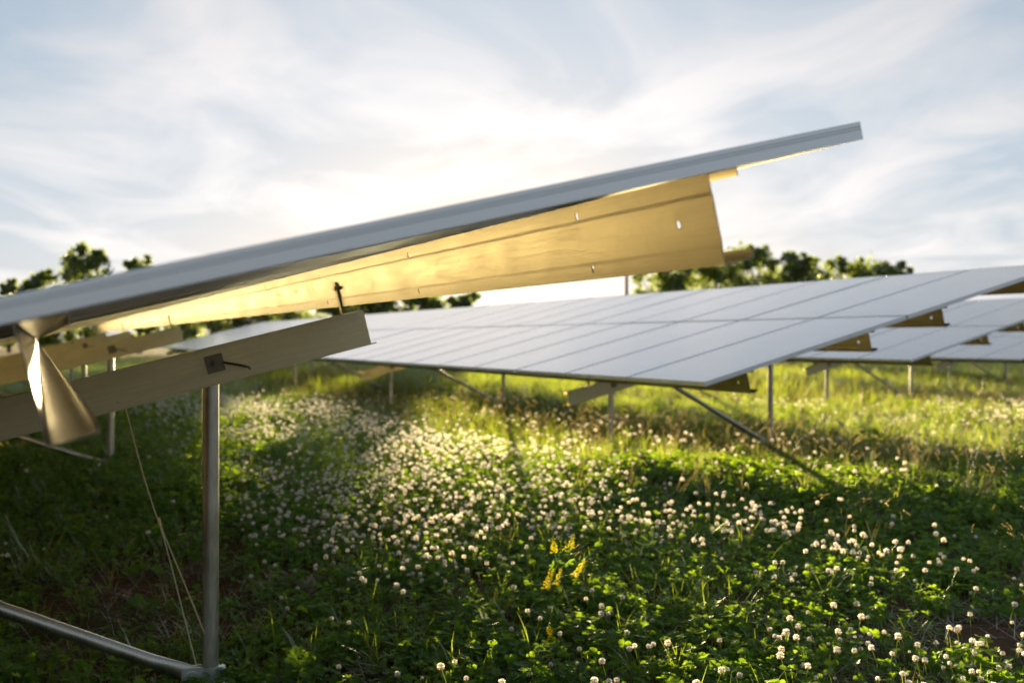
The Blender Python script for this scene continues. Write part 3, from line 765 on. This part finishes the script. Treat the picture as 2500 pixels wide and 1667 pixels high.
yellow_plant(b0,
    [[(b0.x, b0.y, ground_z(b0.x, b0.y) - .01), q_(1290, 1490), q_(1325, 1440, .02), q_(1372, 1408, .02), q_(1405, 1400, .0), q_(1428, 1362)],
     [q_(1325, 1440, .02), q_(1345, 1415, .03), q_(1362, 1375, .03), q_(1368, 1340), q_(1372, 1302)],
     [q_(1362, 1375, .03), q_(1354, 1350, .02), q_(1350, 1308)], [q_(1368, 1350), q_(1385, 1335), q_(1402, 1300)],
     [q_(1290, 1490), q_(1262, 1480, .02), q_(1230, 1495, .0)]],
    [(q_(1332, 1438), q_(1352, 1376), 30, .013), (q_(1356, 1428, .03), q_(1374, 1380, .02), 22, .010), (q_(1402, 1408), q_(1432, 1358), 30, .012),
     (q_(1354, 1350), q_(1350, 1304), 20, .011), (q_(1390, 1340), q_(1402, 1298), 18, .011), (q_(1372, 1345), q_(1369, 1298), 5, .006), (q_(1380, 1345), q_(1380, 1318), 5, .006)],
    [(q_(1392, 1352), .03), (q_(1385, 1372), .036), (q_(1362, 1372), .03), (q_(1352, 1382), .028), (q_(1372, 1440), .036), (q_(1298, 1450), .036), (q_(1284, 1470), .04), (q_(1310, 1480), .03), (q_(1262, 1500), .03), (q_(1290, 1530), .035), (q_(1240, 1545), .03)],
    'tall yellow-flowered plant with several bright spikes in the clover foreground')
b1 = q_(1190, 1600)
yellow_plant(b1,
    [[(b1.x, b1.y, ground_z(b1.x, b1.y) - .01), q_(1205, 1530), q_(1228, 1480), q_(1248, 1450), q_(1260, 1425)], [q_(1205, 1530), q_(1215, 1470), q_(1234, 1405)], [q_(1215, 1480), q_(1210, 1440)]],
    [(q_(1208, 1528), q_(1262, 1436), 40, .010), (q_(1210, 1470), q_(1213, 1430), 14, .008), (q_(1234, 1430), q_(1234, 1395), 6, .006)],
    [(q_(1225, 1470), .03), (q_(1240, 1445), .03), (q_(1205, 1490), .03), (q_(1222, 1440), .026), (q_(1195, 1550), .03), (q_(1232, 1520), .03)],
    'smaller yellow-flowered plant with one drooping curved spike left of the tall one')
for (x, y, s2), lab in zip([(1148, 1575, 1), (1212, 1620, 1), (1343, 1545, 1)],
        ['short yellow flower spike low in the leaves, left of the other yellow plants', 'yellow flower spike lying low near the bottom edge', 'faint low yellow flowers beneath the tall yellow plant']):
    b2 = px(x + 5, y + 60, 3.6); Yq = 3.6
    yellow_plant(b2, [[(b2.x, b2.y, ground_z(b2.x, b2.y) - .01), px(x + 2, y + 20, Yq), px(x, y - 25, Yq)]], [(px(x + 3, y + 22, Yq), px(x - 4, y - 25, Yq), 26, .011)],
                 [(px(x + 12, y + 12, Yq), .03), (px(x - 14, y + 22, Yq), .03), (px(x + 2, y + 34, Yq), .03)], lab)

# larger single weeds and grass tufts
def single(kind, name, part, x, y, Yd, scale, label, cat, matl, group=None):
    p = px(x, y, Yd); col, nv = protos[kind]
    src = col.objects[random.randrange(nv)]
    o = link(name, src.data, None, (p.x, Yd, ground_z(p.x, Yd) - .003), (random.gauss(0, .08), random.gauss(0, .08), random.uniform(0, 6.28))); o.scale = (scale,) * 3
    tag(o, label, cat, group); return o
def gy(y): return F * (CAMZ + (.11 if y > 1340 else .03)) / (y - HORIZ)
for x, y, s2, lab in [(200, 1520, 1.3, 'feathery weed above the near brace at lower left'), (95, 1560, 1.1, 'feathery weed low behind the near brace by the left edge'),
                      (280, 1400, 1.1, 'bright green weed on the bare soil left of the hanging wire'), (430, 1330, .9, 'small feathery weed just right of the hanging wire'),
                      (150, 1330, 1.2, 'grey-green weed in the shade under the near table'), (590, 1330, 1.1, 'feathery weed right behind the near post'), (60, 1430, 1.2, 'dark weed at the left edge under the near table'),
                      (260, 1240, 1.2, 'shaded weed behind the bare soil under the near table'), (860, 1500, 1.0, 'leafy weed to the right of the near grass tuft')]:
    single('weed', 'feathery_weed', 'leaf', x, y, gy(y) * 1.03, s2, lab, 'weed', M['weed'], 'feathery weeds')
for x, y, s2, lab in [(660, 1600, 1.5, 'tuft of long bright grass blades right of the near post'), (760, 1640, 1.2, 'grass tuft near the bottom edge between post and yellow plants'), (330, 1640, 1.2, 'grass tuft in front of the near brace'),
                      (900, 1660, 1.2, 'grass tuft at the bottom edge left of the yellow flowers'), (1560, 1640, 1.1, 'grass tuft right of the yellow plants near the bottom edge'), (2230, 1640, 1.2, 'grass tuft in the bottom right corner')]:
    single('grass', 'grass_tuft', 'blade', x, y, gy(y) * 1.04, s2, lab, 'grass', M['grass'], 'single grass tufts in front')
